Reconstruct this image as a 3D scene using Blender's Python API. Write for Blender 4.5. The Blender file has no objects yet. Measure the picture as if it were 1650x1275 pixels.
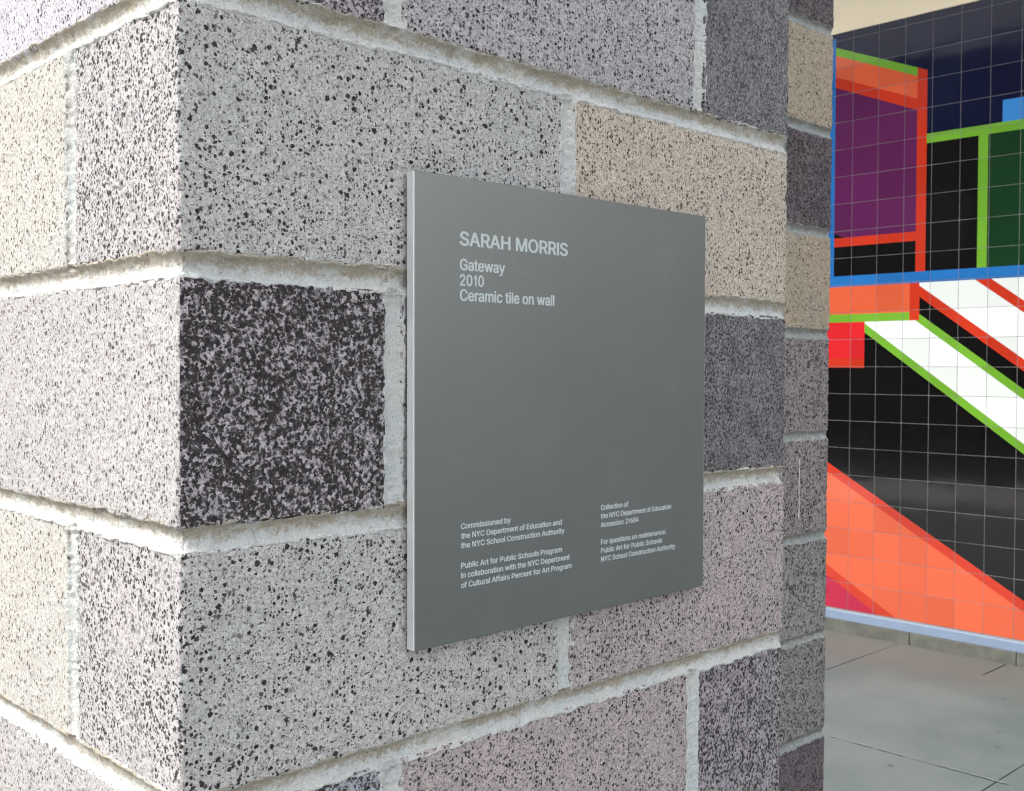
import bpy, bmesh, math, random, json
import numpy as np
from mathutils import Vector, Matrix

scene = bpy.context.scene
COL = scene.collection

# ------------------------------------------------------------------ camera
CAM_Z = 1.498
cam_d = bpy.data.cameras.new('camera')
cam = bpy.data.objects.new('camera', cam_d)
COL.objects.link(cam)
scene.camera = cam
cam_d.sensor_width = 36.0
cam_d.lens = 1774.636 / 1650.0 * 36.0
cam_d.clip_start = 0.02
cam_d.clip_end = 500.0
yaw, pit, rol = 0.80376, -0.02726, 0.00235
fw = Vector((math.cos(yaw) * math.cos(pit), math.sin(yaw) * math.cos(pit), math.sin(pit)))
rt = Vector((math.sin(yaw), -math.cos(yaw), 0))
up = rt.cross(fw)
r2 = rt * math.cos(rol) + up * math.sin(rol)
u2 = -rt * math.sin(rol) + up * math.cos(rol)
M = Matrix(((r2.x, u2.x, -fw.x), (r2.y, u2.y, -fw.y), (r2.z, u2.z, -fw.z))).to_4x4()
M.translation = Vector((-0.38352, -0.7482, CAM_Z))
cam.matrix_world = M
cam_d.dof.use_dof = True                     # a phone lens: only the far mural goes slightly soft
cam_d.dof.focus_distance = 0.95
cam_d.dof.aperture_fstop = 30.0

scene.cycles.pixel_filter_type = 'BLACKMAN_HARRIS'
scene.cycles.filter_width = 1.2

# ------------------------------------------------------------------ sky and sun
SUN_EL, SUN_AZ = math.radians(50), math.radians(152)      # azimuth from +x towards +y
world = bpy.data.worlds.new('World')
scene.world = world
world.use_nodes = True
wn = world.node_tree.nodes
wn.clear()
sky = wn.new('ShaderNodeTexSky')
sky.sky_type = 'NISHITA'
sky.sun_disc = False
sky.sun_elevation = SUN_EL
sky.sun_rotation = math.radians(90) - SUN_AZ
sky.dust_density = 3.0
sky.ozone_density = 1.0
bg = wn.new('ShaderNodeBackground')
bg.inputs['Strength'].default_value = 0.13
wo = wn.new('ShaderNodeOutputWorld')
hz = wn.new('ShaderNodeHueSaturation')              # a hazy, nearly white sky
hz.inputs['Saturation'].default_value = 0.27
world.node_tree.links.new(sky.outputs[0], hz.inputs['Color'])
world.node_tree.links.new(hz.outputs[0], bg.inputs[0])
world.node_tree.links.new(bg.outputs[0], wo.inputs[0])
sun_d = bpy.data.lights.new('sun', 'SUN')
sun_d.energy = 0.5
sun_d.angle = math.radians(18)
sun_d.color = (1.0, 0.95, 0.86)
sun = bpy.data.objects.new('sun', sun_d)
COL.objects.link(sun)
sd = Vector((math.cos(SUN_EL) * math.cos(SUN_AZ), math.cos(SUN_EL) * math.sin(SUN_AZ), math.sin(SUN_EL)))
sun.rotation_euler = sd.to_track_quat('Z', 'Y').to_euler()
sun.location = (-3, 3, 6)

scene.view_settings.view_transform = 'Standard'
scene.view_settings.look = 'None'
scene.view_settings.exposure = 2.25
scene.view_settings.gamma = 1.0
scene.view_settings.use_curve_mapping = False

# ------------------------------------------------------------------ helpers
random.seed(7)
RNG = np.random.default_rng(11)


def tag(o, label=None, cat=None, group=None, kind=None):
    if label: o['label'] = label
    if cat: o['category'] = cat
    if group: o['group'] = group
    if kind: o['kind'] = kind
    return o


def link(name, data, parent=None):
    o = bpy.data.objects.new(name, data)
    COL.objects.link(o)
    if parent is not None: o.parent = parent
    return o


def mesh_np(name, V, F, mats=(), smooth=False, idx=None):
    me = bpy.data.meshes.new(name)
    me.from_pydata([tuple(v) for v in V] if not isinstance(V, np.ndarray) else V.tolist(), [],
                   F if not isinstance(F, np.ndarray) else F.tolist())
    for m in mats: me.materials.append(m)
    if idx is not None: me.polygons.foreach_set('material_index', idx)
    if smooth: me.polygons.foreach_set('use_smooth', [True] * len(me.polygons))
    me.update()
    return me


def box_mesh(name, lo, hi, mat, bevel=0.0):
    bm = bmesh.new()
    bmesh.ops.create_cube(bm, size=1)
    lo, hi = Vector(lo), Vector(hi)
    for v in bm.verts:
        v.co = Vector(((lo[k] + hi[k]) / 2 + v.co[k] * (hi[k] - lo[k]) for k in range(3)))
    if bevel:
        bmesh.ops.bevel(bm, geom=bm.edges[:], offset=bevel, segments=2, profile=0.5, affect='EDGES')
    me = bpy.data.meshes.new(name)
    bm.to_mesh(me); bm.free()
    me.materials.append(mat)
    return me


def _hash(ix, iy, iz, seed):
    h = (ix * 374761393 + iy * 668265263 + iz * 2147483647 + seed * 1274126177) & 0xFFFFFFFF
    h = ((h ^ (h >> 13)) * 1274126177) & 0xFFFFFFFF
    h = h ^ (h >> 16)
    return (h & 0xFFFF) / 65535.0


def vnoise(P, scale, seed=0):
    """value noise, -1..1, P (n,3)"""
    Q = P * scale + 1000.0
    I = np.floor(Q).astype(np.int64)
    f = Q - I
    f = f * f * (3 - 2 * f)
    out = np.zeros(len(P))
    for a in (0, 1):
        for b in (0, 1):
            for c in (0, 1):
                w = (f[:, 0] if a else 1 - f[:, 0]) * (f[:, 1] if b else 1 - f[:, 1]) * (f[:, 2] if c else 1 - f[:, 2])
                out += w * _hash(I[:, 0] + a, I[:, 1] + b, I[:, 2] + c, seed)
    return out * 2 - 1


def fnoise(P, scale, octv=3, seed=0):
    s, a, t = 0, 1.0, 0
    for k in range(octv):
        s = s + a * vnoise(P, scale * 2 ** k, seed + k * 17)
        t += a
        a *= 0.55
    return s / t


# ------------------------------------------------------------------ material helpers
class NT:
    def __init__(self, name):
        self.m = bpy.data.materials.new(name)
        self.m.use_nodes = True
        self.n = self.m.node_tree.nodes
        self.l = self.m.node_tree.links
        self.b = self.n['Principled BSDF']

    def node(self, t, **kw):
        o = self.n.new(t)
        for k, v in kw.items(): setattr(o, k, v)
        return o

    def put(self, sock, v):
        if v is None: return
        if hasattr(v, 'is_linked') or isinstance(v, bpy.types.NodeSocket): self.l.new(v, sock)
        else:
            if hasattr(sock, 'default_value') and hasattr(sock.default_value, '__len__') and not hasattr(v, '__len__'):
                v = [v] * len(sock.default_value)
            if hasattr(v, '__len__') and len(v) == 3 and len(sock.default_value) == 4: v = (*v, 1)
            sock.default_value = v

    def math(self, op, a, b=None, clamp=False):
        o = self.node('ShaderNodeMath', operation=op, use_clamp=clamp)
        self.put(o.inputs[0], a); self.put(o.inputs[1], b)
        return o.outputs[0]

    def vmath(self, op, a, b=None):
        o = self.node('ShaderNodeVectorMath', operation=op)
        self.put(o.inputs[0], a); self.put(o.inputs[1], b)
        return o.outputs[0]

    def mix(self, f, a, b, mode='MIX'):
        o = self.node('ShaderNodeMix', data_type='RGBA', blend_type=mode)
        self.put(o.inputs[0], f); self.put(o.inputs[6], a); self.put(o.inputs[7], b)
        return o.outputs[2]

    def noise(self, vec, scale, detail=3, rough=0.55):
        o = self.node('ShaderNodeTexNoise')
        self.put(o.inputs['Vector'], vec)
        o.inputs['Scale'].default_value = scale
        o.inputs['Detail'].default_value = detail
        o.inputs['Roughness'].default_value = rough
        return o

    def step(self, v, a, b):
        o = self.node('ShaderNodeMapRange', interpolation_type='SMOOTHSTEP')
        self.put(o.inputs[0], v)
        self.put(o.inputs[1], a); self.put(o.inputs[2], b)
        return o.outputs[0]

    def bump(self, h, dist, strength=1.0, normal=None):
        o = self.node('ShaderNodeBump')
        self.put(o.inputs['Height'], h)
        o.inputs['Distance'].default_value = dist
        o.inputs['Strength'].default_value = strength
        if normal is not None: self.put(o.inputs['Normal'], normal)
        return o.outputs[0]

    def obj(self):
        return self.node('ShaderNodeTexCoord').outputs['Object']


def pits(t, vec, scale, rmax, power, soft=0.05, keep=1.0):
    """dark aggregate pits: one per Voronoi cell with its own radius"""
    v = t.node('ShaderNodeTexVoronoi')
    t.put(v.inputs['Vector'], vec)
    v.inputs['Scale'].default_value = scale
    sep = t.node('ShaderNodeSeparateColor')
    t.put(sep.inputs[0], v.outputs['Color'])
    r = t.math('MULTIPLY', t.math('POWER', sep.outputs[0], power), rmax)
    d = t.math('SUBTRACT', r, v.outputs['Distance'])
    return t.step(d, 0.0, soft)


def block_mat(name, base, base2, pit=(0.022, 0.02, 0.021), big=0.30, med=0.36, small=0.36, mott=0.0, mcol=(0.035, 0.03, 0.033), coarse=1.0):
    """ground-face concrete block: cement with tiny aggregate chips, pits of all sizes and, on dark ones, crowded black grains"""
    t = NT(name)
    tc = t.obj()
    rnd = t.node('ShaderNodeObjectInfo').outputs['Random']
    off = t.node('ShaderNodeCombineXYZ')
    for k, s in enumerate((37.0, 91.0, 53.0)):
        t.put(off.inputs[k], t.math('MULTIPLY', rnd, s))
    p = t.vmath('ADD', tc, off.outputs[0])
    wn_ = t.noise(p, 420, 3, 0.7)
    warp = t.vmath('MULTIPLY', t.vmath('SUBTRACT', wn_.outputs['Color'], (0.5, 0.5, 0.5)), (0.0042, 0.0042, 0.0042))
    q = t.vmath('ADD', p, warp)
    low = t.noise(p, 9, 4, 0.6).outputs['Fac']
    base, base2 = (tuple(min(0.80, c * 1.17) for c in k) for k in (base, base2))
    col = t.mix(t.step(low, 0.35, 0.65), base, base2)
    # aggregate chips, each with its own tone
    vo = t.node('ShaderNodeTexVoronoi')
    t.put(vo.inputs['Vector'], q)
    vo.inputs['Scale'].default_value = 430 / coarse
    sp = t.node('ShaderNodeSeparateColor'); t.put(sp.inputs[0], vo.outputs['Color'])
    tone = t.math('ADD', 0.80, t.math('MULTIPLY', sp.outputs[1], 0.38))
    cmb = t.node('ShaderNodeCombineXYZ')
    for k in range(3): t.put(cmb.inputs[k], tone)
    col = t.mix(1.0, col, cmb.outputs[0], 'MULTIPLY')
    blotch = t.noise(p, 42, 4, 0.65).outputs['Fac']
    col = t.mix(t.math('MULTIPLY', t.step(blotch, 0.50, 0.70), 0.22), col, tuple(c * 0.72 for c in base))
    grain = t.noise(q, 760, 3, 0.7).outputs['Fac']
    dens = t.step(t.noise(p, 26, 3, 0.6).outputs['Fac'], 0.25, 0.62)          # crowds and clearings
    a = pits(t, q, 150 / coarse, big * 1.3, 1.8, 0.035)
    b = pits(t, q, 255 / coarse, med * 1.35, 1.55, 0.05)
    c = pits(t, q, 430 / coarse, small * 1.35, 1.6, 0.07)
    d = pits(t, q, 820 / coarse, small * 1.5, 1.3, 0.10)
    m1 = t.math('MAXIMUM', a, t.math('MULTIPLY', b, t.math('ADD', 0.55, t.math('MULTIPLY', dens, 0.5), clamp=True)))
    m2 = t.math('MAXIMUM', t.math('MULTIPLY', c, t.math('ADD', 0.45, t.math('MULTIPLY', dens, 0.6))), t.math('MULTIPLY', d, 0.50))
    g2 = t.math('MULTIPLY', t.step(grain, 0.41, 0.31), 0.25)
    mask = t.math('MAXIMUM', m1, t.math('MAXIMUM', m2, g2))
    if mott > 0:
        mo = t.noise(q, 250 / coarse, 5, 0.72).outputs['Fac']
        mm = t.math('ADD', mo, t.math('MULTIPLY', t.math('SUBTRACT', blotch, 0.5), 0.30))
        mk = t.step(mm, 0.57 - 0.072 * mott, 0.60 - 0.072 * mott)
        e = pits(t, t.vmath('ADD', q, (5.0, 2.0, 7.0)), 210 / coarse, 0.28 + 0.16 * mott, 1.2, 0.05)
        mk = t.math('MAXIMUM', mk, t.math('MULTIPLY', e, min(1.0, 0.5 + 0.5 * mott)))
        mt_ = t.mix(t.math('POWER', sp.outputs[2], 1.8), mcol, tuple(c * 3.0 for c in mcol))
        col = t.mix(mk, col, mt_)
        mask2 = t.math('MAXIMUM', mask, mk)
    else:
        mask2 = mask
    pitc = t.mix(t.math('POWER', sp.outputs[0], 2.0), pit, tuple(min(1, c * 3.0) for c in pit))
    col = t.mix(mask, col, pitc)
    t.put(t.b.inputs['Base Color'], col)
    t.b.inputs['Roughness'].default_value = 0.85
    t.b.inputs['Specular IOR Level'].default_value = 0.25
    hgt = t.math('SUBTRACT', t.math('MULTIPLY', grain, 0.5), t.math('MULTIPLY', mask2, 0.9))
    t.put(t.b.inputs['Normal'], t.bump(hgt, 0.0014, 0.9))
    return t.m


def plain(name, col, rough=0.7, spec=0.4, metal=0.0, var=0.0, scale=30, bump=0.0):
    t = NT(name)
    if var or bump:
        p = t.obj()
        nz = t.noise(p, scale, 5, 0.6).outputs['Fac']
        if var:
            t.put(t.b.inputs['Base Color'], t.mix(t.step(nz, 0.3, 0.7), tuple(c * (1 - var) for c in col), tuple(min(1, c * (1 + var)) for c in col)))
        else: t.put(t.b.inputs['Base Color'], col)
        if bump: t.put(t.b.inputs['Normal'], t.bump(nz, bump))
    else: t.put(t.b.inputs['Base Color'], col)
    t.b.inputs['Roughness'].default_value = rough
    t.b.inputs['Specular IOR Level'].default_value = spec
    t.b.inputs['Metallic'].default_value = metal
    return t.m


# block colours ------------------------------------------------------------
G = dict(
    grey=block_mat('block_grey', (0.46, 0.445, 0.425), (0.435, 0.43, 0.415)),
    grey_fine=block_mat('block_grey_fine', (0.42, 0.40, 0.40), (0.39, 0.385, 0.39), big=0.24, med=0.40, small=0.42),
    pink=block_mat('block_pink', (0.45, 0.385, 0.378), (0.42, 0.37, 0.365), big=0.22, med=0.40, small=0.42),
    mottled=block_mat('block_mottled', (0.40, 0.36, 0.37), (0.38, 0.355, 0.365), mott=0.55, big=0.28, med=0.44),
    dark=block_mat('block_dark', (0.46, 0.42, 0.43), (0.43, 0.40, 0.41), mott=1.12, big=0.36, med=0.48, small=0.45, mcol=(0.020, 0.015, 0.016)),
    darkgrey=block_mat('block_dark_grey', (0.27, 0.262, 0.265), (0.25, 0.245, 0.25), mott=0.45, big=0.28, med=0.46, small=0.46, mcol=(0.07, 0.065, 0.067)),
    tan=block_mat('block_tan', (0.545, 0.475, 0.39), (0.51, 0.455, 0.38), big=0.22, med=0.38, small=0.40, pit=(0.06, 0.045, 0.035)),
    heavy=block_mat('block_heavy_speck', (0.42, 0.40, 0.395), (0.40, 0.39, 0.39), big=0.36, med=0.44, small=0.44),
    cream=block_mat('block_cream', (0.42, 0.405, 0.365), (0.41, 0.40, 0.375), big=0.27, med=0.37, small=0.34, pit=(0.07, 0.06, 0.045)),
    palepink=block_mat('block_pale_pink', (0.40, 0.385, 0.375), (0.39, 0.38, 0.375), big=0.26, med=0.40, small=0.40, pit=(0.05, 0.042, 0.045)),
    lilac=block_mat('block_lilac', (0.43, 0.415, 0.45), (0.42, 0.41, 0.44), big=0.26, med=0.34, small=0.34),
    bluish=block_mat('block_bluish', (0.36, 0.37, 0.40), (0.34, 0.36, 0.38), mott=0.5, big=0.30, med=0.44),
    far_tan=block_mat('block_tan_shaded', (0.450, 0.375, 0.277), (0.405, 0.352, 0.270), big=0.22, med=0.38, small=0.36, pit=(0.07, 0.05, 0.04), coarse=1.3),  # far blocks: the second pillar's shade is put into these darker tones
    far_dark=block_mat('block_dark_shaded', (0.203, 0.169, 0.176), (0.182, 0.162, 0.169), mott=0.7, mcol=(0.045, 0.038, 0.042), coarse=1.3),
    far_grey=block_mat('block_grey_shaded', (0.336, 0.320, 0.296), (0.304, 0.304, 0.280), big=0.24, med=0.42, mott=0.25, coarse=1.3),
    far_pink=block_mat('block_pink_shaded', (0.352, 0.307, 0.292), (0.323, 0.285, 0.277), big=0.24, med=0.40, mott=0.2, coarse=1.3),
)


def mortar_mat(name, a, b, stain_shade):
    t = NT(name)
    p = t.obj()
    low = t.noise(p, 14, 4, 0.6).outputs['Fac']
    fine = t.noise(p, 650, 4, 0.7).outputs['Fac']
    col = t.mix(t.step(low, 0.38, 0.62), a, b)
    col = t.mix(t.math('MULTIPLY', t.step(t.math('SUBTRACT', 1.0, fine), 0.52, 0.68), 0.40), col, tuple(c * 0.55 for c in a))
    smear = t.noise(p, 95, 4, 0.65).outputs['Fac']
    col = t.mix(t.math('MULTIPLY', t.step(smear, 0.52, 0.70), 0.28), col, tuple(c * q for c, q in zip(a, (0.66, 0.64, 0.58))))
    smear2 = t.noise(t.vmath('ADD', p, (3.1, 1.7, 9.0)), 70, 4, 0.65).outputs['Fac']
    col = t.mix(t.math('MULTIPLY', t.step(smear2, 0.52, 0.66), 0.35), col, (0.78, 0.82, 0.82))
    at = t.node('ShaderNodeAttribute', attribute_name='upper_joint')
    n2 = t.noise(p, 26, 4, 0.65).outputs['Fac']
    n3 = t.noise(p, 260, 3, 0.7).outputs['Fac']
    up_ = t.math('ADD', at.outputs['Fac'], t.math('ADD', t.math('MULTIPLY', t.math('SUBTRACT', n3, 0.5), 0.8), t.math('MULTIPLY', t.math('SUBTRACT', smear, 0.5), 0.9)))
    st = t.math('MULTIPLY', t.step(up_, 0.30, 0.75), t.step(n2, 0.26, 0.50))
    col = t.mix(t.math('MULTIPLY', st, 0.8), col, stain_shade)  # tan dirt plus painted shade in the upper half of the joint
    mid_ = t.noise(p, 330, 4, 0.75).outputs['Fac']
    col = t.mix(t.math('MULTIPLY', t.step(mid_, 0.46, 0.34), 0.35), col, tuple(c * 0.6 for c in a))
    col = t.mix(t.math('MULTIPLY', t.step(mid_, 0.54, 0.68), 0.55), col, (0.80, 0.82, 0.80))
    specks = pits(t, p, 420, 0.30, 5.0, 0.06)
    col = t.mix(t.math('MULTIPLY', specks, 0.8), col, (0.09, 0.08, 0.07))
    t.put(t.b.inputs['Base Color'], col)
    t.b.inputs['Roughness'].default_value = 0.92
    t.b.inputs['Specular IOR Level'].default_value = 0.2
    mid = t.noise(p, 210, 4, 0.65).outputs['Fac']
    n = t.bump(fine, 0.0022, 1.0, t.bump(mid, 0.0034, 1.0))
    t.put(t.b.inputs['Normal'], n)
    return t.m


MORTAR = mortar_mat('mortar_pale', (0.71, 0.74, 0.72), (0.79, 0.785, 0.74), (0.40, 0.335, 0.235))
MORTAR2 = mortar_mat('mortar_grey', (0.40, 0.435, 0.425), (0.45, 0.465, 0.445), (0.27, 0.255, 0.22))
CORE = plain('mortar_core', (0.40, 0.41, 0.40), 0.9, 0.2, var=0.2)


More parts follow.
